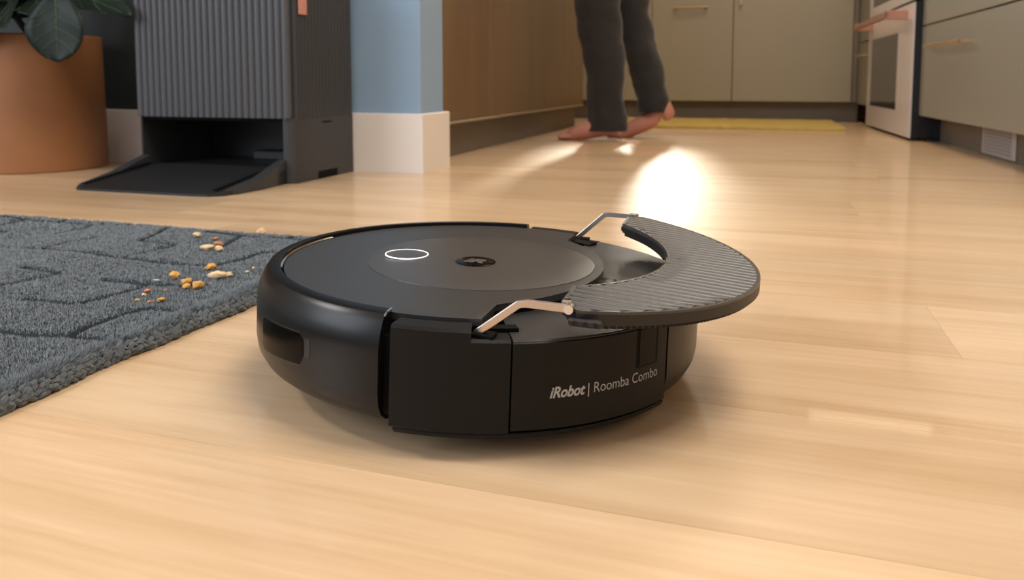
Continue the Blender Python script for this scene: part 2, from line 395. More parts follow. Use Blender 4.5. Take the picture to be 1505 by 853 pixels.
# ------------------------------------------------------------------ person (skinned skeleton)
def skin(name, nodes, edges, mat, parent, root=0, sub=2):
    me = bpy.data.meshes.new(name); me.from_pydata([n[0] for n in nodes], edges, [])
    o = bpy.data.objects.new(name, me); COL.objects.link(o); o.parent = parent
    sk = o.modifiers.new('skin', 'SKIN'); sk.use_smooth_shade = True
    lay = me.skin_vertices[0].data
    for i, n in enumerate(nodes):
        r = n[1]; lay[i].radius = (r, r) if not isinstance(r, tuple) else r
        lay[i].use_root = (i == root)
    s = o.modifiers.new('sub', 'SUBSURF'); s.levels = sub; s.render_levels = sub
    dg = bpy.context.evaluated_depsgraph_get(); nme = bpy.data.meshes.new_from_object(o.evaluated_get(dg))
    bpy.data.objects.remove(o); nme.shade_smooth()
    nme.materials.clear()
    return finish(name, nme, mat, parent)
per = thing('person', 'person in dark trousers walking barefoot beside the tan island', 'person', (-.55, 2.95, 0))
nodes = []; edges = []
def nd(x, y, z, r, link=None):
    nodes.append(((x, y, z), r)); k = len(nodes)-1
    if link is not None: edges.append((link, k))
    return k
pel = nd(-.02, 0, .92, .13)
spn = nd(-.03, 0, 1.12, .125, pel); che = nd(-.04, 0, 1.34, .14, spn); nec = nd(-.05, 0, 1.50, .06, che); hd = nd(-.07, 0, 1.60, .085, nec); hd2 = nd(-.07, 0, 1.70, .08, hd)
for s in (-1, 1):
    sh = nd(-.04, s*.19, 1.42, .06, che); el = nd(.0+s*.06, s*.25, 1.14, .042, sh); wr = nd(-.10+s*.08, s*.24, .90, .028, el); hn = nd(-.13+s*.08, s*.23, .82, .03, wr)
# near (left) leg, planted, toes to -x
def foot(ank, hx, y, zh, tilt, link):
    """heel at hx; toes toward -x, tilt = heel lift angle about the ball"""
    ball = Vector((hx-.205, y, 0)); c, s = math.cos(tilt), math.sin(tilt)
    def P(dx, dy, z):   # dx from ball, + toward heel
        return (ball.x + dx*c - (z-.0)*s*1.0, y+dy, max(.004, dx*s + z*c))
    h = nd(*P(.172, 0, .033), .034, link); md = nd(*P(.11, 0, .052), .038, link)
    m2 = nd(*P(.065, 0, .043), .039, md); m3 = nd(*P(.03, 0, .033), .034, m2)
    bl = nd(*P(-.010, .016, .024), .028, m3); b2_ = nd(*P(-.016, -.018, .020), .025, m3)
    c1 = nd(*P(-.035, .014, .016), .019, bl); c2 = nd(*P(-.035, -.018, .014), .017, b2_)
    return bl, P
def leg(y, hip, knee, ank, hx, tilt):
    h = nd(hip[0], y*1.0, hip[1], .07, pel); k0 = nd((hip[0]+knee[0])/2, y, (hip[1]+knee[1])/2, .055, h)
    k = nd(knee[0], y, knee[1], .042, k0); cf = nd(knee[0]*.65+ank[0]*.35+.012, y, knee[1]*.65+ank[1]*.35, .038, k); a = nd(ank[0], y, ank[1], .031, cf)
    bl, P = foot(a, hx, y, 0, tilt, a)
    return bl, P
b1, P1 = leg(-.075, (-.02, .86), (-.055, .49), (.015, .085), .078, 0.0)
b2, P2 = leg(.10, (.0, .86), (.045, .50), (.160, .140), .245, .22)
body = skin('body', nodes, edges, M['skin'], per)
def toes(P, y, tilt, s):
    for k, (dy, ln, r) in enumerate(((.030, .062, .0125), (.011, .058, .0095), (-.006, .052, .009), (-.022, .044, .0085), (-.036, .034, .0085))):
        dy *= s; a = P(-.014, dy*.85, .015); bx = a[0]
        pts = [(a, r*1.15), ((bx-.022, a[1]+dy*.15, .0135), r*1.1), ((bx-.022-ln*.45, a[1]+dy*.25, .0115), r), ((bx-.022-ln*.72, a[1]+dy*.3, .0092), r*.85)]
        o = skin('toe', pts, [(0, 1), (1, 2), (2, 3)], M['skin'], per, 0, 1)
toes(P1, -.075, 0, 1); toes(P2, .10, .22, -1)
# trousers: lofted tubes with folds, one mesh
def loft(bm, secs, n=36, seed=0, fold=.006):
    rings = []
    for i, (cx, cy, cz, rx, ry) in enumerate(secs):
        ring = []
        for k in range(n):
            a = 2*PI*k/n; q = Vector((cx*3+math.cos(a)*.6, cy*3+math.sin(a)*.6+seed, cz*9))
            f = 1 + fold/max(rx, ry)*(mnoise.noise(q*1.6)*1.6 + .7*mnoise.noise(Vector((q.x*2, q.y*2, cz*40+seed))))
            ring.append(bm.verts.new((cx+rx*math.cos(a)*f, cy+ry*math.sin(a)*f, cz)))
        rings.append(ring)
    for A, B in zip(rings, rings[1:]):
        for k in range(n): bm.faces.new((A[k], A[(k+1) % n], B[(k+1) % n], B[k]))
    return rings
def interp(keys, m):
    out = []
    for a, b in zip(keys, keys[1:]):
        for j in range(m):
            t_ = j/m; out.append(tuple(p+(q-p)*t_ for p, q in zip(a, b)))
    out.append(keys[-1]); return out
bm = bmesh.new()
L1 = [(-.014, -.075, .036, .076, .056), (-.010, -.075, .05, .074, .056), (-.015, -.075, .10, .070, .058), (-.020, -.075, .22, .070, .062), (-.030, -.075, .34, .078, .068), (-.048, -.075, .44, .085, .074), (-.052, -.075, .54, .088, .08), (-.03, -.08, .74, .10, .092), (-.02, -.085, .88, .115, .10)]
L2 = [(.130, .10, .100, .058, .056), (.130, .10, .15, .062, .058), (.110, .10, .24, .064, .06), (.075, .10, .36, .066, .066), (.045, .10, .46, .070, .07), (.030, .10, .54, .078, .078), (.0, .09, .74, .10, .09), (-.01, .085, .88, .115, .10)]
ra = loft(bm, interp(L1, 7), seed=1); rb = loft(bm, interp(L2, 7), seed=5)
rc = loft(bm, interp([(-.02, 0, .84, .10, .17), (-.02, 0, .92, .125, .185), (-.02, 0, 1.02, .115, .16)], 4), seed=9)
bm.faces.new(rc[0][::-1]); bm.faces.new(rc[-1])
tr = bm_obj('trousers', bm, M['trouser'], per, 70)
sm = tr.modifiers.new('solid', 'SOLIDIFY'); sm.thickness = .002
bm = bmesh.new(); rs = loft(bm, interp([(-.02, 0, .96, .13, .18), (-.03, 0, 1.15, .125, .17), (-.04, 0, 1.36, .13, .20), (-.045, 0, 1.46, .09, .15), (-.05, 0, 1.50, .06, .07)], 4), seed=3); bm_obj('shirt', bm, M['shirt'], per, 70)
lathe('hair', [(.0, .13), (.06, .115), (.09, .06), (.094, 0), (.085, -.05)], M['hair'], per, 24, loc=(-.055, 0, 1.66))

# ------------------------------------------------------------------ robot vacuum
aw, ro = .0346, rad(2.0)
Cy, Cz = rad(18), 0
rt = Vector((math.cos(Cy), math.sin(Cy), 0)); fh = Vector((-math.sin(Cy), math.cos(Cy), 0))
e1 = (rt + Vector((0, 0, -aw))).normalized(); e2 = fh; nn = e1.cross(e2)
h_ = rad(16.0)
A_ = e1*math.cos(h_) - e2*math.sin(h_); B_ = e1*math.sin(h_) + e2*math.cos(h_)
rob = thing('robot_vacuum', 'round black robot vacuum on the wooden floor with its ribbed mop pad swung out', 'robot vacuum')
mw = Matrix((A_, B_, nn)).transposed().to_4x4(); mw.translation = Vector((-.2164, .5762, 0)); rob.matrix_world = mw
rob.rotation_mode = 'XYZ'; rob.location = mw.to_translation(); rob.rotation_euler = mw.to_euler()

sector('chassis', [(.0, .013), (.148, .013), (.158, .019), (.163, .022), (.163, .0700), (.149, .0700), (.149, .0675), (.0, .0675)], 0, 360, M['deep'], rob, 120)
shell = sector('bumper', [(.1535, .060), (.1535, .0842), (.1540, .0847), (.1612, .0838), (.1622, .0832), (.1655, .0785), (.1680, .0728), (.1694, .0680), (.1699, .0645), (.1700, .061), (.1700, .036), (.1688, .0285), (.1650, .0215), (.1590, .0165), (.1530, .0145)], 91.0, 268.0-.6, M['shell'], rob, 150)
cols = []
for k in range(15):
    u = k/14; a = -132.5 + 21.5*u; lo = .0368 + .0055*u; hi = .0588 + .0035*u
    e = min(u, 1-u)*14
    if e < 1.0: c_ = (.0032, .0)[int(e)] if u < .5 else (.0065, .0)[int(e)]; lo += c_; hi -= c_*.6
    cols.append((a, lo, hi))
sf = curved_plate('sensor_frame', [(a-(.5 if i == 0 else 0)+(.5 if i == 14 else 0), lo-.0012, hi+.0012) for i, (a, lo, hi) in enumerate(cols)], .1696, .0006, M['black'], rob)
curved_plate('sensor_window', [(a, lo, hi) for a, lo, hi in cols[:-1]], .1700, .0006, M['gloss'], sf)
# chrome sliver and inner ring
sector('inner_ring', [(.1520, .070), (.1520, .0815), (.1534, .0822), (.1534, .070)], 168, 212, M['chrome'], rob, 40)
box('clip', -.1555, -.1500, -.0500, -.0440, .072, .0822, M['chrome'], rob, .0006)
sector('bumper_edge_strip', [(.1540, .0849), (.1545, .0853), (.1605, .0848), (.1640, .0826), (.1636, .0820)], -92.6, -92.2, M['chrome'], rob, 2)
# quarter panels beside the hinges
for s in (1, -1):
    a0, a1, a2 = (-90.0*s, -73.6*s, -65.6*s)
    qa = sector('tall', [(.1545, .0175), (.1545, .0795), (.1552, .0803), (.1682, .0803), (.1700, .0785), (.1700, .0185), (.169, .0175)], a0, a1, M['panel'], None, 16)
    q = sector('side_panel', [(.1545, .0175), (.1545, .0730), (.1560, .0745), (.1682, .0745), (.1700, .0728), (.1700, .0185), (.169, .0175)], a1, a2, M['panel'], rob, 8)
    bm = bmesh.new(); bm.from_mesh(q.data); bm.from_mesh(qa.data)
    bmesh.ops.remove_doubles(bm, verts=bm.verts, dist=1e-6); bm.to_mesh(q.data); bm.free(); bpy.data.objects.remove(qa)
    sector('hinge_socket', [(.143, .071), (.143, .0755), (.154, .0765), (.154, .071)], -72.5*s, -63*s, M['deep'], q, 8)
# rear deck (mop tank top) and its wall panels
deck = sector('rear_deck', [(.088, .0690), (.088, .0722), (.110, .0735), (.150, .0742), (.1685, .0741), (.1692, .0733), (.1692, .0690)], -65.2, 65.2, M['lid'], rob, 90)
tank = sector('rear_panel', [(.150, .0190), (.150, .0688), (.1690, .0688), (.1690, .0730), (.1700, .0722), (.1700, .0196), (.1694, .0190)], -65.2, -25.3, M['panel'], rob, 40)
sector('rear_panel', [(.150, .0190), (.150, .0688), (.1690, .0688), (.1690, .0738), (.1704, .0730), (.1704, .034), (.1690, .0265), (.1655, .0200)], -24.8, 24.8, M['shell'], rob, 40)
sector('rear_panel', [(.150, .0190), (.150, .0688), (.1690, .0688), (.1690, .0730), (.1700, .0722), (.1700, .0196), (.1694, .0190)], 25.3, 65.2, M['panel'], rob, 40)
sector('skirt', [(.150, .0128), (.150, .0165), (.1670, .0165), (.1675, .0155), (.1655, .0128)], -89.5, -24, M['panel'], rob, 60)
lt = curved_plate('latch_frame', [(-36.1+k*1.2, .0474, .0726) for k in range(7)], .1698, .00035, M['deep'], rob)
curved_plate('latch', [(-35.25, .0492, .0714)] + [(-34.9+k*.98, .0485, .0719) for k in range(6)] + [(-29.8, .0492, .0714)], .1700, .00045, plain('near black latch', (.003, .003, .003), .5, spec=.2), lt)
# lid
pts = []
R0 = .1512
a_lo = math.degrees(math.atan2(-.143, .049)); 
for k in range(0, 121):
    a = rad(71.3 + (360-142.6)*k/120); pts.append((R0*math.cos(a), R0*math.sin(a)))
r2 = .147; b0 = math.asin(.1105/r2)
for k in range(0, 41):
    b = -b0 + 2*b0*k/40; pts.append((-.0500 + r2*math.cos(b), r2*math.sin(b)))
prism('lid_underside', [(x*.985, y*.985) for x, y in pts], .0690, .0768, M['deep'], rob)
lid = prism('lid', pts, .0769, .0815, M['lid'], rob, .0007, 2)
dome = lathe('top_disc', [(.0902, .0813), (.0900, .0819), (.084, .0826), (.07, .0836), (.05, .0843), (.025, .0847), (0, .0848)], M['dome'], rob, 128)
dome.location = (0, .002, 0)
lathe('button', [(.0168, .0838), (.0166, .0850), (0, .0852)], M['dome'], dome, 48, loc=(-.058, -.0155, -.0006))
bm = bmesh.new(); n = 64
for k in range(n): pass
rg = []
for k in range(n):
    a = 2*PI*k/n; rg.append([bm.verts.new((-.058+r*math.cos(a), -.0155+r*math.sin(a), z)) for r, z in ((.01655, .0842), (.0166, .0849), (.01725, .0848), (.0173, .0840))])
for k in range(n):
    A, B = rg[k], rg[(k+1) % n]
    for j in range(4): bm.faces.new((A[j], B[j], B[(j+1) % 4], A[(j+1) % 4]))
bm_obj('light_ring', bm, M['ledring'], dome)
bad = lathe('badge', [(.0158, .0843), (.0156, .0851), (.0148, .0854), (0, .0854)], M['gloss'], rob, 48, loc=(.001, -.0165, 0))

def glyphs(body, width, height, bold=0, shear=0):
    c = bpy.data.curves.new('t', 'FONT'); c.body = body; c.size = 1; c.shear = shear; c.offset = bold; c.resolution_u = 6; c.fill_mode = 'BOTH'
    o = bpy.data.objects.new('t', c); COL.objects.link(o); dg = bpy.context.evaluated_depsgraph_get()
    me = bpy.data.meshes.new_from_object(o.evaluated_get(dg)); bpy.data.objects.remove(o)
    xs = [v.co.x for v in me.vertices]; ys = [v.co.y for v in me.vertices]; x0, x1, y0, y1 = min(xs), max(xs), min(ys), max(ys)
    for v in me.vertices:
        v.co.x = (v.co.x-x0)/(x1-x0)*width; v.co.y = (v.co.y)/(y1)*height; v.co.z = 0
    return me
def print_on_wall(body, a0, a1, z, h, bold, shear):
    wd = .1702*rad(a1-a0); me = glyphs(body, wd, h, bold, shear)
    for v in me.vertices:
        a = rad(a0) + v.co.x/.1702; v.co = Vector((.17035*math.cos(a), .17035*math.sin(a), z+v.co.y))
    return me
for k, a in enumerate((('iRobot', -57.3, -49.4, .0384, .0066, .028, .28), ('|', -48.75, -48.5, .0384, .0064, 0, 0), ('Roomba Combo', -47.3, -28.8, .0384, .0064, -.006, 0))):
    finish('lettering', print_on_wall(*a), M['print'], tank)
me = glyphs('iR', .017, .012, .05, .25)
for v in me.vertices: v.co = Vector((v.co.x-.0085, v.co.y-.006, .0856))
o = finish('emblem', me, plain('badge grey', (.09, .085, .085), .3), bad)

# arms of the mop lift
def padz(a, l): return .1055 - .075*a + .0135*l
for s in (-1, 1):
    zt = padz(.1, s*.153)
    cl = [(.0475, .0755), (.0735, zt+.0005), (.0785, zt+.0015), (.1035, zt+.0012)]
    wv = .0046; th = .0032; y = s*.1535
    vs = []; fs = []
    for i, (x, z) in enumerate(cl):
        d = Vector((cl[min(i+1, 3)][0]-cl[max(i-1, 0)][0], cl[min(i+1, 3)][1]-cl[max(i-1, 0)][1])).normalized(); nx_, nz_ = -d.y, d.x
        for sy in (-1, 1):
            for sn in (-1, 1): vs.append((x+nx_*sn*wv/2, y+sy*th/2, z+nz_*sn*wv/2))
    for i in range(3):
        p_, q_ = i*4, i*4+4
        fs += [(p_, p_+1, q_+1, q_), (p_+2, q_+2, q_+3, p_+3), (p_+1, p_+3, q_+3, q_+1), (p_, q_, q_+2, p_+2)]
    fs += [(0, 2, 3, 1), (12, 13, 15, 14)]
    arm = mesh_py('lift_arm', vs, fs, M['nickel'] if s < 0 else M['nickel'], rob)
    b = arm.modifiers.new('bev', 'BEVEL'); b.width = .0005; b.segments = 2
    bm = bmesh.new(); bmesh.ops.create_cone(bm, cap_ends=True, segments=20, radius1=.0030, radius2=.0028, depth=.0052, matrix=Matrix.Translation((.1035, y-s*.0, zt+.0012)) @ Matrix.Rotation(PI/2, 4, 'X')); bm_obj('pin', bm, M['chrome'], arm, 40)
    bm = bmesh.new(); add_box(bm, .098, .104, y-s*.0055-.0025, y-s*.0055+.0025, zt-.003, zt+.005, .0008); bm_obj('clevis', bm, M['chrome'], arm, 30)
    bm = bmesh.new(); add_box(bm, .0455, .0600, y-.0045 - (.001 if s > 0 else 0), y+.0045, .0742, .0768, .0006); bm_obj('hinge_block', bm, M['deep'], rob, 30)
# small hinge block on the deck by the lid
box('deck_latch', .096, .110, -.020, -.004, .0735, .0795, M['shell'], rob, .0015, 2)
# mop pad
def pa_in(l): return max(math.sqrt(max(.146**2-l*l, 0)), .0972) if abs(l) < .142 else .0972 + max(0, abs(l)-.142)*.85
def pa_out(l): return .043 + math.sqrt(.168**2-l*l)
ribs, Lm = 36, .1545
RP = ((0, -.0006), (.10, .0007), (.22, .0017), (.36, .0023), (.5, .0026), (.64, .0023), (.78, .0017), (.90, .0007))
vs = []; fs = []; rows_ = []
for k in range(ribs*8+1):
    ph, hh = RP[k % 8]; l = -Lm + 2*Lm*(k//8 + ph)/ribs
    ai, ao = pa_in(l), max(pa_out(l), pa_in(l)+.0005)
    row = []
    for u in (0, .012, .25, .5, .75, .988, 1):
        a = ai + (ao-ai)*u; row.append(len(vs)); vs.append((a, l, padz(a, l) + (hh if 0 < u < 1 else 0) - (.0006 if u in (0, 1) else 0)))
    rows_.append(row)
nv = len(vs)
for r in rows_:
    for j in (0, 6):
        x, y, z = vs[r[j]]; r.append(len(vs)); vs.append((x, y, z-.0042))
for A, B in zip(rows_, rows_[1:]):
    for j in range(6): fs.append((A[j], A[j+1], B[j+1], B[j]))
    fs += [(A[0], B[0], B[7], A[7]), (A[6], A[8], B[8], B[6]), (A[7], B[7], B[8], A[8])]
for r in (rows_[0], rows_[-1]): fs.append((r[7], r[0], r[1], r[2], r[3], r[4], r[5], r[6], r[8]))
pad = mesh_py('mop_plate', vs, fs, M['pad'], rob, 50)
# dark edge band beneath the plate and the cloth with its scalloped border
def cres(name, grow, z0, z1, mat, parent, zig=0, inner=0.0, Lx=.1545, n=240, ring=0):
    vs = []; fs = []
    for k in range(n+1):
        l = -Lx + 2*Lx*k/n; g = grow + (zig*(1 if k % 2 else -1))
        ai, ao = pa_in(l)-inner, max(pa_out(l)+g, pa_in(l)+.001)
        if ring > 0: ai = ao - ring
        if ring < 0: ao = ai - ring
        for a in (ai, ao):
            for dz in (z0, z1): vs.append((a, l*(1+g*2), padz(a, l)+dz))
    for k in range(n):
        p_, q_ = k*4, k*4+4
        fs += [(p_+1, p_+3, q_+3, q_+1), (p_, q_, q_+2, p_+2), (p_, p_+1, q_+1, q_), (p_+2, q_+2, q_+3, p_+3)]
    fs += [(0, 2, 3, 1), (4*n, 4*n+1, 4*n+3, 4*n+2)]
    return mesh_py(name, vs, fs, mat, parent, 40)
cres('pad_rim', .0018, -.0062, .0003, M['black'], pad)
cres('pad_lip', .0018, .0004, .0021, M['pad'], pad, ring=.0026)
cres('pad_lip', 0, .0004, .0021, M['pad'], pad, ring=-.0020, inner=.0003)
cres('mop_cloth', -.0012, -.0088, -.0063, M['cloth'], rob, zig=.0007, inner=-.002, Lx=.150)
for l in (-.098, .012, .098):
    ai = pa_in(l); bm = bmesh.new(); add_box(bm, ai+.0005, ai+.010, l-.0012, l+.0012, padz(ai, l)-.001, padz(ai, l)+.0016, .0003); bm_obj('clip', bm, M['deep'], pad, 30)
# inner lip seen under the far horn
vs = []; fs = []; n = 50
for k in range(n+1):
    l = .012 + .118*k/n; ai = pa_in(l) if abs(l) < .1089 else .0972
    hgt = .0075 if .2 < k/n < .80 else .0045
    for a in (ai-.0012, ai+.003):
        for z in (-hgt, -.001): vs.append((a, l, padz(ai, l)+z))
for k in range(n):
    p_, q_ = k*4, k*4+4; fs += [(p_+1, p_+3, q_+3, q_+1), (p_, q_, q_+2, p_+2), (p_, p_+1, q_+1, q_), (p_+2, q_+2, q_+3, p_+3)]
fs += [(0, 2, 3, 1), (4*n, 4*n+1, 4*n+3, 4*n+2)]
mesh_py('inner_lip', vs, fs, M['black'], pad, 40)
# near horn bracket
box('horn_bracket', .104, .124, -.1590, -.1545, .0885, .0930, M['black'], pad, .0012)
for k in range(3):
    bm = bmesh.new(); bmesh.ops.create_cone(bm, cap_ends=True, segments=14, radius1=.0014, radius2=.0014, depth=.001, matrix=Matrix.Translation((.108+k*.006, -.1591, .0908)) @ Matrix.Rotation(PI/2, 4, 'X')); bm_obj('screw', bm, M['shell'], pad, 30)
# wheels, standing on the floor (robot frame is tilted, so each hub is dropped by hand)
inv = mw.inverted()
for s in (-1, 1):
    pw = mw @ Vector((-.01, s*.115, 0)); pw.z = .0275; pl = inv @ pw
    bm = bmesh.new(); bmesh.ops.create_cone(bm, cap_ends=True, segments=32, radius1=.0265, radius2=.0265, depth=.018, matrix=Matrix.Translation(pl) @ Matrix.Rotation(PI/2, 4, 'X'))
    bmesh.ops.bevel(bm, geom=[e for e in bm.edges if len(e.link_faces) == 2 and e.calc_face_angle() > 1], offset=.002, segments=1, affect='EDGES'); bm_obj('wheel', bm, M['deep'], rob, 40)

# ------------------------------------------------------------------ docking station
dk = thing('docking_station', 'tall grey fluted docking station with an open dark bay and ramp', 'docking station', (-1.171, 1.58, 0))
ox, oy = -1.171, 1.58
X0, X1, Y0, Y1 = -1.378, -.965, 1.450, 1.704
def dbox(name, x0, x1, y0, y1, z0, z1, mat, par=None, bev=.002, seg=1): return box(name, x0-ox, x1-ox, y0-oy, y1-oy, z0, z1, mat, par or dk, bev, seg)
def dprism(name, pts, z0, z1, mat, par=None, bev=0): return prism(name, [(x-ox, y-oy) for x, y in pts], z0, z1, mat, par or dk, bev)
def rounded(x0, x1, y0, y1, r, n=6):
    out = []
    for cx, cy, a0 in ((x1-r, y1-r, 0), (x0+r, y1-r, 90), (x0+r, y0+r, 180), (x1-r, y0+r, 270)):
        for k in range(n+1): a = rad(a0+90*k/n); out.append((cx+r*math.cos(a), cy+r*math.sin(a)))
    return out
# base: right pier, left pier, back, floor of the bay
dprism('side_wall', [(X1-.022, Y1), (X1-.022, Y0+.004)] + [(X1-.0255+.0255*math.sin(rad(a))*1.0, Y0+.018-.018*math.cos(rad(a))) for a in range(0, 91, 15)] + [(X1, Y1)], 0, .1425, M['stbase'])
dprism('side_wall', [(X0+.003, Y1), (X0+.003, Y0+.004), (X0+.011, Y0), (X0+.013, Y1)], 0, .1425, M['stbase'])
dbox('back_wall', X0+.013, X1-.022, Y1-.02, Y1, 0, .1425, M['black'])
dbox('bay_floor', X0+.013, X1-.022, Y0+.02, Y1-.02, 0, .030, M['ramp'])
dbox('bay_roof', X0+.013, X1-.022, Y0+.006, Y1-.02, .134, .1425, M['deep'])
dbox('charging_contact', -1.09, -1.06, Y1-.032, Y1-.0205, .095, .125, M['black'])
dbox('charging_contact', -1.14, -1.12, Y1-.030, Y1-.0205, .105, .118, M['black'])
dbox('bay_ledge', -1.20, -.99, Y1-.075, Y1-.021, .0305, .052, M['ramp'])
bm = bmesh.new(); bmesh.ops.create_cone(bm, cap_ends=True, segments=20, radius1=.007, radius2=.006, depth=.004, matrix=Matrix.Translation((-1.035-ox, Y1-.022-oy, .122)) @ Matrix.Rotation(PI/2, 4, 'X')); bm_obj('sensor', bm, M['gloss'], dk, 30)
# cable notch cover on the side
bm = bmesh.new(); add_box(bm, X1-.001-ox, X1+.0006-ox, 1.545-oy, 1.628-oy, 0, .018); bm_obj('cable_notch', bm, M['deep'], dk, 30)
me = glyphs('iRobot', .042, .0055, .03, .28)
for v in me.vertices: v.co = Vector((X1+.0004-ox, 1.566-oy+v.co.x, .1275+v.co.y))
finish('lettering', me, M['deep'], dk)
# upper housing with fluted skin
up0, up1 = .1432, .475
dprism('housing', rounded(X0+.006, X1-.006, Y0+.008, Y1, .016), up0, up1, M['stbase'])
def flute(name, p0, p1, nrib, amp, mat, outward):
    """vertical flutes between p0 and p1 (xy), proud by amp"""
    vs = []; fs = []; sb = 8; n = nrib*sb; d = Vector((p1[0]-p0[0], p1[1]-p0[1])); 
    for k in range(n+1):
        u = k/n; ph = (k/sb) % 1; h = amp*(math.sin(PI*ph)**.7 if 0 < ph < 1 else 0)
        x = p0[0]+d.x*u+outward[0]*h-ox; y = p0[1]+d.y*u+outward[1]*h-oy
        vs += [(x, y, up0-.001), (x, y, up1+.001), (p0[0]+d.x*u-outward[0]*.007-ox, p0[1]+d.y*u-outward[1]*.007-oy, up0-.001), (p0[0]+d.x*u-outward[0]*.007-ox, p0[1]+d.y*u-outward[1]*.007-oy, up1+.001)]
    for k in range(n):
        p_, q_ = 4*k, 4*k+4; fs += [(p_, q_, q_+1, p_+1), (p_+2, p_+3, q_+3, q_+2), (p_, p_+2, q_+2, q_), (p_+1, q_+1, q_+3, p_+3)]
    fs += [(0, 1, 3, 2), (4*n, 4*n+2, 4*n+3, 4*n+1)]
    return mesh_py(name, vs, fs, mat, dk, 60)
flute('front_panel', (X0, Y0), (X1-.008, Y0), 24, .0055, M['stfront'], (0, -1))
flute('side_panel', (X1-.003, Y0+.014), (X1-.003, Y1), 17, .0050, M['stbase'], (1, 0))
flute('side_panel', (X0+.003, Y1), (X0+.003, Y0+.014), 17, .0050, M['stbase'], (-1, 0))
dprism('top_lid', rounded(X0+.002, X1-.002, Y0+.002, Y1, .016), up1+.0012, up1+.016, M['stfront'], None, .003)
dbox('pull_tab', X1+.0025, X1+.0055, 1.474, 1.505, .366, .50, M['copper'], None, .001)
# ramp
zf = lambda y: .003 + (.030-.003)*max(0, min(1, (y-1.25)/.20))
rp = [(-1.355, 1.47), (-1.372, 1.44), (-1.374, 1.36), (-1.362, 1.262), (-1.345, 1.240), (-1.33, 1.235)]
rp += [(-1.05, 1.236), (-1.02, 1.240), (-.998, 1.256), (-.988, 1.285), (-.982, 1.37), (-.985, 1.45), (-.992, 1.47)]
bm = bmesh.new(); b_ = [bm.verts.new((x-ox, y-oy, .0004)) for x, y in rp]; t_ = [bm.verts.new((x-ox, y-oy, zf(y)+.002)) for x, y in rp]
ti = [bm.verts.new((x*1.0-ox+(.010 if x < -1.2 else -.010), min(max(y, 1.246), 1.47)-oy, zf(y)+.0035)) for x, y in rp]
k_ = len(rp)
for i in range(k_):
    j = (i+1) % k_; bm.faces.new((b_[i], b_[j], t_[j], t_[i])); bm.faces.new((t_[i], t_[j], ti[j], ti[i]))
bm.faces.new(b_[::-1]); bm.faces.new(ti)
bmesh.ops.triangulate(bm, faces=[f for f in bm.faces if len(f.verts) > 4])
rmp = bm_obj('ramp', bm, M['ramp'], dk, 25)
# raised cheeks and tread teeth
for s, xa in ((0, -1.345), (1, -1.018)):
    bm = bmesh.new()
    for k in range(18):
        y = 1.262 + k*.0105; x = xa-ox; z = zf(y)+.0058
        add_box(bm, x-.006, x+.006, y-.0022-oy, y+.0022-oy, z-.002, z+.0022)
    bm_obj('tread', bm, M['deep'], rmp, 30)
for pl_ in ([(-1.374, 1.452), (-1.376, 1.36), (-1.362, 1.262), (-1.345, 1.244), (-1.336, 1.262), (-1.352, 1.36), (-1.352, 1.452)],
            [(-.986, 1.452), (-.980, 1.36), (-.986, 1.285), (-1.000, 1.262), (-1.008, 1.285), (-1.006, 1.36), (-1.006, 1.452)]):
    bm = bmesh.new(); b_ = [bm.verts.new((x-ox, y-oy, .0005)) for x, y in pl_]
    t_ = [bm.verts.new((x-ox, y-oy, zf(y)+.0042+.018*max(0, (y-1.34)/.11)**1.5)) for x, y in pl_]
    for q in range(len(pl_)): bm.faces.new((b_[q], b_[(q+1) % 7], t_[(q+1) % 7], t_[q]))
    bm.faces.new(b_[::-1]); bm.faces.new(t_); bmesh.ops.triangulate(bm, faces=[f for f in bm.faces if len(f.verts) > 4])
    bm_obj('guide_cheek', bm, M['stbase'], rmp, 30)

# ------------------------------------------------------------------ planter and its plant
pt = thing('planter', 'round tan leather-look planter on the floor, left of the docking station', 'planter', (-1.785, 1.535, 0))
lathe('pot_wall', [(0, 0), (.160, 0), (.1625, .003), (.158, .333), (.1555, .336), (.1525, .333), (.150, .29)], M['pot'], pt, 96)
lathe('soil', [(.1505, .285), (.12, .296), (.05, .302), (0, .300)], M['soil'], pt, 48)
pl = thing('fiddle_leaf_fig', 'dark green broad-leaved plant growing in the tan planter', 'plant', (-1.785, 1.535, .30))
bm = bmesh.new()
tube(bm, [(0, 0, -.03), (.005, 0, .06), (.02, -.01, .16), (.01, .01, .34), (.03, 0, .55)], [.012, .011, .010, .008, .005], 10)
tube(bm, [(.01, 0, .02), (-.05, -.03, .12), (-.09, -.04, .30), (-.10, -.03, .5)], [.009, .008, .007, .004], 8)
tube(bm, [(.01, .0, .04), (.07, -.05, .12), (.17, -.11, .17), (.26, -.16, .15), (.275, -.172, .118)], [.008, .006, .004, .003, .002], 8)
bm_obj('trunk', bm, M['stem'], pl, 60)
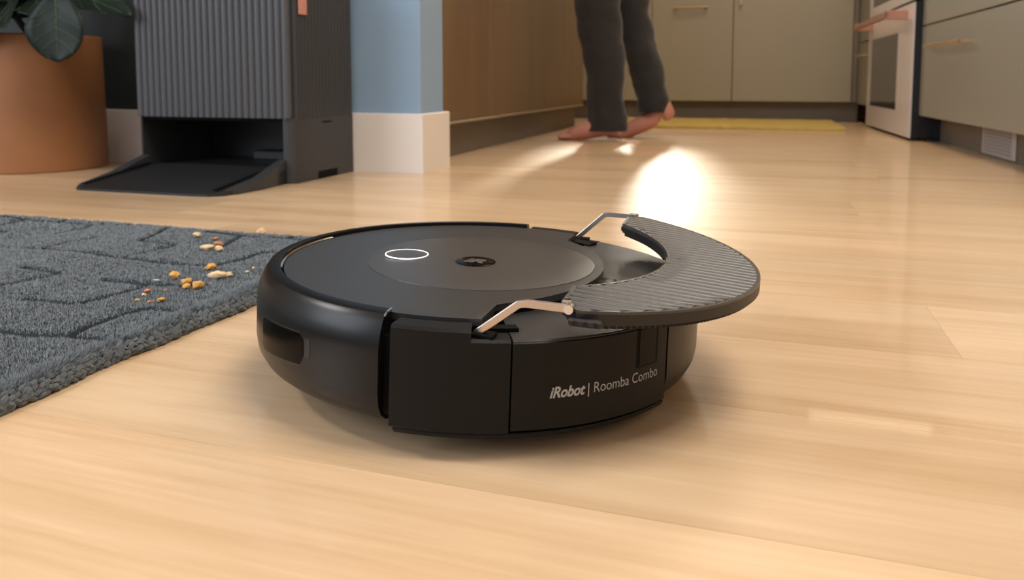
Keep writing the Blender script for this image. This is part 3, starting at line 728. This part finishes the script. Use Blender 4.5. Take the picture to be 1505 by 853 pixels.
def leaf(base, tip, width, up, droop=.03, cup=.18, seed=0):
    base, tip = Vector(base), Vector(tip); ax = tip-base; L = ax.length; ax.normalize()
    side = ax.cross(Vector(up)).normalized(); nr = side.cross(ax).normalized()
    nu, nv = 16, 8
    def S(u, v):
        wv = width/2 * (math.sin(PI*min(1, u**.80))**.62) * (.62+.5*u) if 0 < u < 1 else 0
        bend = -4*droop*(u-.5)**2*0 - droop*u*u
        c_ = cup*wv*v*v + .004*math.sin(9*u+3*v+seed)*abs(v)
        return base + ax*(L*u) + side*(wv*v) + nr*(bend+c_)
    bm = bmesh.new(); g = [[bm.verts.new(S(i/nu, -1+2*j/nv)) for j in range(nv+1)] for i in range(nu+1)]
    for i in range(nu):
        for j in range(nv): bm.faces.new((g[i][j], g[i+1][j], g[i+1][j+1], g[i][j+1]))
    bmesh.ops.remove_doubles(bm, verts=bm.verts, dist=1e-5)
    o = bm_obj('leaf', bm, M['leaf'], pl, 70); o.modifiers.new('s', 'SOLIDIFY').thickness = .0008
    bm = bmesh.new()
    for sg in (-1, 1):
        off = nr*(.0006*sg)
        tube(bm, [S(u/12, 0)+off for u in range(1, 12)], [.0016-.0001*u for u in range(11)], 5)
        for q in (.16, .32, .50, .66):
            for d in (-1, 1): tube(bm, [S(q+.22*t, d*.92*t)+off for t in (0, .33, .66, 1)], [.0009, .0008, .0006, .0004], 4)
    bm_obj('vein', bm, M['vein'], o, 60)
# leaf list: base, tip, width, facing (in plant coordinates)
LV = [((.275, -.172, .118), (.283, -.182, -.036), .150, (.35, -1, .1), .0, .12),
      ((.06, -.04, .16), (.05, -.19, .02), .13, (-.1, -1, .4), .01, .15),
      ((.05, -.05, .18), (.44, -.14, .088), .11, (0, -.7, 1), .03, .2),
      ((.04, -.03, .16), (.24, -.19, .085), .13, (0, -.7, 1), .02, .2),
      ((.0, -.02, .18), (.14, -.20, .05), .13, (-.1, -1, .5), .01, .15),
      ((.06, -.06, .10), (-.10, -.17, .055), .115, (0, -.6, 1), .03, .15),
      ((.05, -.05, .12), (-.06, -.20, .13), .12, (.1, -.5, 1), .02, .15),
      ((.05, -.02, .16), (.30, -.10, .115), .10, (0, -.5, 1), .03, .2),
      ((.03, 0, .20), (.20, -.16, .17), .11, (.2, -.4, 1), .02, .2),
      ((-.08, -.04, .16), (-.19, -.17, .045), .12, (-.2, -1, .5), .01, .15),
      ((.02, 0, .26), (.02, -.20, .29), .13, (0, -.2, 1), .04, .2),
      ((-.09, -.04, .30), (-.26, -.08, .26), .12, (0, 0, 1), .03, .2),
      ((.02, 0, .36), (.19, .06, .38), .12, (0, 0, 1), .03, .2),
      ((-.09, -.03, .42), (-.12, -.19, .47), .11, (0, -.2, 1), .03, .2),
      ((.03, 0, .46), (.12, -.12, .58), .11, (0, -.5, .6), .03, .2),
      ((.03, 0, .54), (-.03, .10, .66), .11, (0, .5, .6), .03, .2),
      ((.02, .0, .14), (-.02, .13, .17), .11, (0, .3, 1), .02, .2),
      ((.05, -.05, .08), (.02, -.155, .075), .085, (0, -.8, 1), .01, .15)]
for k, a in enumerate(LV): leaf(a[0], a[1], a[2], a[3], a[4], a[5], k)

# ------------------------------------------------------------------ rug
rug = thing('rug', 'thick blue-grey wool rug with a carved brick pattern on the floor', 'rug', (-1.3, .3, 0))
rng = np.random.default_rng(4)
RX1, RY1 = -.4875, .925; T = .0118
def vnoise(x, y, s, seed):
    r = np.random.default_rng(seed); G = r.random((257, 257)).astype(np.float32)
    u = x*s; v = y*s; i = np.floor(u).astype(int); j = np.floor(v).astype(int); fu = u-i; fv = v-j
    fu = fu*fu*(3-2*fu); fv = fv*fv*(3-2*fv); i %= 256; j %= 256
    return (G[i, j]*(1-fu)+G[i+1, j]*fu)*(1-fv)+(G[i, j+1]*(1-fu)+G[i+1, j+1]*fu)*fv
def edge_x(y): return RX1 + .0025*np.sin(y*23) + .0015*np.sin(y*61+1)
def edge_y(x): return RY1 + .003*np.sin(x*11)
# carved outline pattern
cw, ch = .135, .082
KT = np.random.default_rng(21).random((97, 89))
def carve(x, y):
    xx = x + .012*np.sin(y*14) + .006*np.sin(y*37+x*9); yy = y + .008*np.sin(x*17)
    row = np.floor(yy/ch); off = (row % 2)*cw*.5; colm = np.floor((xx-off)/cw)
    dy = np.abs((yy/ch - np.round(yy/ch))*ch); dx = np.abs(((xx-off)/cw - np.round((xx-off)/cw))*cw)
    hr = np.round(yy/ch); hc = np.floor(xx/(cw*.5)); vc = np.round((xx-off)/cw)
    kh = KT[(hr.astype(int)*7+300) % 97, (hc.astype(int)*5+300) % 89] < .60
    kv = KT[(row.astype(int)*11+400) % 97, (vc.astype(int)*3+400) % 89] < .62
    wdt = .0042
    g = np.maximum(np.exp(-(dy/wdt)**2)*kh, np.exp(-(dx/wdt)**2)*kv)
    return g
def height(x, y):
    d = np.minimum(edge_x(y)-x, edge_y(x)-y); d = np.clip(d, 0, 1)
    r = .010; e = np.where(d < r, np.sqrt(np.clip(1-(1-d/r)**2, 0, 1)), 1)
    h = T*e - .0075*carve(x, y)*(d > .02) + .0018*(vnoise(x, y, 28, 1)-.5) + .0016*(vnoise(x, y, 160, 2)-.5)
    return np.maximum(h, .0006)
def grid_mesh(xs, ys):
    X, Y = np.meshgrid(xs, ys, indexing='ij'); Z = height(X, Y); nx, ny = X.shape
    V = np.stack([X, Y, Z], -1).reshape(-1, 3); idx = np.arange(nx*ny).reshape(nx, ny)
    Fq = np.stack([idx[:-1, :-1], idx[1:, :-1], idx[1:, 1:], idx[:-1, 1:]], -1).reshape(-1, 4)
    return V, Fq
def np_mesh(name, V, Fc, mat, parent, smooth=True):
    k = Fc.shape[1]; me = bpy.data.meshes.new(name); me.vertices.add(len(V)); me.vertices.foreach_set('co', V.astype(np.float32).ravel())
    me.loops.add(Fc.size); me.loops.foreach_set('vertex_index', Fc.astype(np.int32).ravel())
    me.polygons.add(len(Fc)); me.polygons.foreach_set('loop_start', np.arange(0, Fc.size, k, dtype=np.int32))
    me.update(calc_edges=True); me.validate()
    if smooth: me.shade_smooth()
    return finish(name, me, mat, parent)
t1 = np.linspace(0, 1, 420); xs = -2.3 + (RX1+.004+2.3)*(1-(1-t1)**1.6)
t2 = np.linspace(0, 1, 420); ys = -.25 + (RY1+.004+.25)*t2
V, Fq = grid_mesh(xs, ys)
# warp the outermost rows onto the edge curves
V[:, 0] = np.minimum(V[:, 0], edge_x(V[:, 1])); V[:, 1] = np.minimum(V[:, 1], edge_y(V[:, 0]))
V -= np.array([-1.3, .3, 0])
np_mesh('pile_base', V, Fq, M['woolbase'], rug)
# short wool fibres: one triangle each
def fibres(n, x0, x1, y0, y1, ln, wd, seed, bias=1.0):
    r = np.random.default_rng(seed)
    x = x1 - (x1-x0)*r.random(n)**bias; y = y0 + (y1-y0)*r.random(n)
    ok = (x < edge_x(y)) & (y < edge_y(x)); x, y = x[ok], y[ok]; m = len(x)
    g = carve(x, y); kp = g < .22; x, y, g = x[kp], y[kp], g[kp]; m = len(x); z = height(x, y); L = ln*(.6+.8*r.random(m))*(1-.95*g); th = r.random(m)*2*np.pi
    dx = edge_x(y)-x; out = np.clip(1-dx/.012, 0, 1)
    lx = (r.random(m)-.5)*1.5 + out*1.6; ly = (r.random(m)-.5)*1.5; lz = 1-.75*out
    nrm = np.sqrt(lx**2+ly**2+lz**2); lx, ly, lz = lx/nrm*L, ly/nrm*L, lz/nrm*L
    a = np.stack([x-np.cos(th)*wd/2, y-np.sin(th)*wd/2, z-.0008], -1); b = np.stack([x+np.cos(th)*wd/2, y+np.sin(th)*wd/2, z-.0008], -1)
    c = np.stack([x+lx, y+ly, np.maximum(z+lz, .0005)], -1)
    return np.stack([a, b, c], 1).reshape(-1, 3)
P_ = np.concatenate([fibres(230000, -.95, RX1, .15, .95, .0026, .0013, 5, 1.25), fibres(150000, -1.50, -.80, .25, .95, .0028, .0021, 6), fibres(60000, RX1-.016, RX1+.0005, .10, .95, .0056, .0011, 7)])
P_ -= np.array([-1.3, .3, 0])
fo = np_mesh('wool_pile', P_, np.arange(len(P_)).reshape(-1, 3), M['wool2'], rug, False); fo['kind'] = 'stuff'
# twisted yarn binding along the near edge
bm = bmesh.new(); y = .10
while y < .92:
    for dx, z in ((.0012, .0024), (.0016, .0052), (.0004, .0080), (-.0030, .0102)):
        x = float(edge_x(y))+dx+R_.uniform(-.0012, .0012)+1.3; yy = y+R_.uniform(-.0022, .0022)-.3; rr = .0017+.0009*R_.random(); k = R_.uniform(-.0016, .0016)
        tube(bm, [(x-.001, yy-.0030, z-.0010+k), (x+.0006, yy-.0010, z+k), (x+.0005, yy+.0014, z+.0006-k), (x-.001, yy+.0034, z+.0014-k)], [rr*.6, rr, rr, rr*.5], 5)
    y += .0040
bd = bm_obj('yarn_binding', bm, M['wool'], rug, 60); bd['kind'] = 'stuff'

# ------------------------------------------------------------------ crumbs
cm = {'gold': plain('golden crumb', (.62, .33, .08), .8, var=.3, vscale=300, bump=.6, bscale=900), 'cream': plain('cream crumb', (.72, .52, .30), .8, var=.25, vscale=300, bump=.5, bscale=900),
      'brown': plain('brown crumb', (.50, .20, .085), .8, var=.3, vscale=300), 'white': plain('white flake', (.75, .73, .70), .7)}
CR = [(-.726, .860, .0045, 'cream', 'round cream crumb near the rug corner, farthest left of the far crumbs'),
      (-.696, .959, .0057, 'cream', 'cream crumb lying on bare wood just beyond the rug edge'),
      (-.693, .855, .0029, 'brown', 'small brown crumb at the far end of the rug, above a tan one'),
      (-.668, .829, .0046, 'brown', 'tan brown crumb touching the pale lump near the rug far edge'),
      (-.662, .801, .0054, 'cream', 'flat elongated cream crumb in the far cluster on the rug'),
      (-.644, .801, .0049, 'cream', 'pale lump below the tan crumb in the far cluster on the rug'),
      (-.586, .714, .0048, 'gold', 'orange-gold chunk alone above the knobbly white crumb'),
      (-.555, .686, .0054, 'cream', 'long knobbly whitish crumb near the robot on the rug'),
      (-.550, .699, .0039, 'cream', 'pale crumb on the rug closest to the robot among the larger ones'),
      (-.596, .669, .0051, 'gold', 'golden oval crumb on the rug beside the white flake'),
      (-.572, .659, .0046, 'gold', 'golden crumb stacked just behind a smaller pale one, mid rug'),
      (-.557, .641, .0037, 'gold', 'small flat golden crumb in front of the golden pair, mid rug'),
      (-.545, .644, .0055, 'gold', 'largest golden crumb, the rounded one nearest the rug edge'),
      (-.583, .616, .0030, 'brown', 'reddish brown crumb among the tiny ones at the near end'),
      (-.578, .606, .0020, 'cream', 'tiny cream speck beneath the reddish brown crumb'),
      (-.571, .590, .0020, 'gold', 'tiny yellow crumb farthest from the robot on the rug'),
      (-.555, .589, .0020, 'brown', 'tiny brown crumb beside the orange one at the near end'),
      (-.547, .595, .0035, 'gold', 'orange-tan crumb closest to the camera on the rug'),
      (-.570, .626, .0016, 'brown', 'tiny pinkish crumb alone between the golden pair and the near end'),
      (-.612, .660, .0031, 'white', 'thin white flake lying on the rug left of the golden oval'),
      (-.542, .719, .0017, 'cream', 'tiny cream speck between the pale crumb and the robot'),
      (-.544, .733, .0014, 'cream', 'smallest cream speck, against the robot edge'),
      (-.561, .660, .0015, 'white', 'tiny white speck behind the largest golden crumb'),
      (-.693, .932, .0040, 'cream', 'faint flat tan crumb on bare wood at the rug far edge')]
for k, (x, y, r, c, lab) in enumerate(CR):
    onrug = y < .93; z = (float(height(np.array([x]), np.array([y]))[0]) + .0012 if onrug else 0)
    bm = bmesh.new(); bmesh.ops.create_icosphere(bm, subdivisions=3, radius=1)
    sx, sy, sz = (r*(1.0+R_.random()*.35), r*(.8+R_.random()*.3), r*(.62+R_.random()*.2))
    if 'long' in lab or 'elongated' in lab: sx *= 1.35; sy *= .75
    if c == 'white' and r > .002 or 'faint' in lab: sy *= .4; sz *= .25
    for v in bm.verts:
        f = 1+.42*mnoise.noise(v.co*1.4+Vector((k*7.1, 0, 0)))+.14*mnoise.noise(v.co*4+Vector((0, k*5, 0)))
        v.co = Vector((v.co.x*sx*f, v.co.y*sy*f, v.co.z*sz*f))
    mz = min(v.co.z for v in bm.verts)
    for v in bm.verts: v.co.z -= mz
    o = bm_obj('crumb', bm, cm[c], None, 80); o.location = (x, y, z); o.rotation_euler = (0, 0, R_.random()*3 if sy > sx*.6 else .3)
    tagit(o, lab, 'crumb', 'crumbs scattered on and beside the rug')
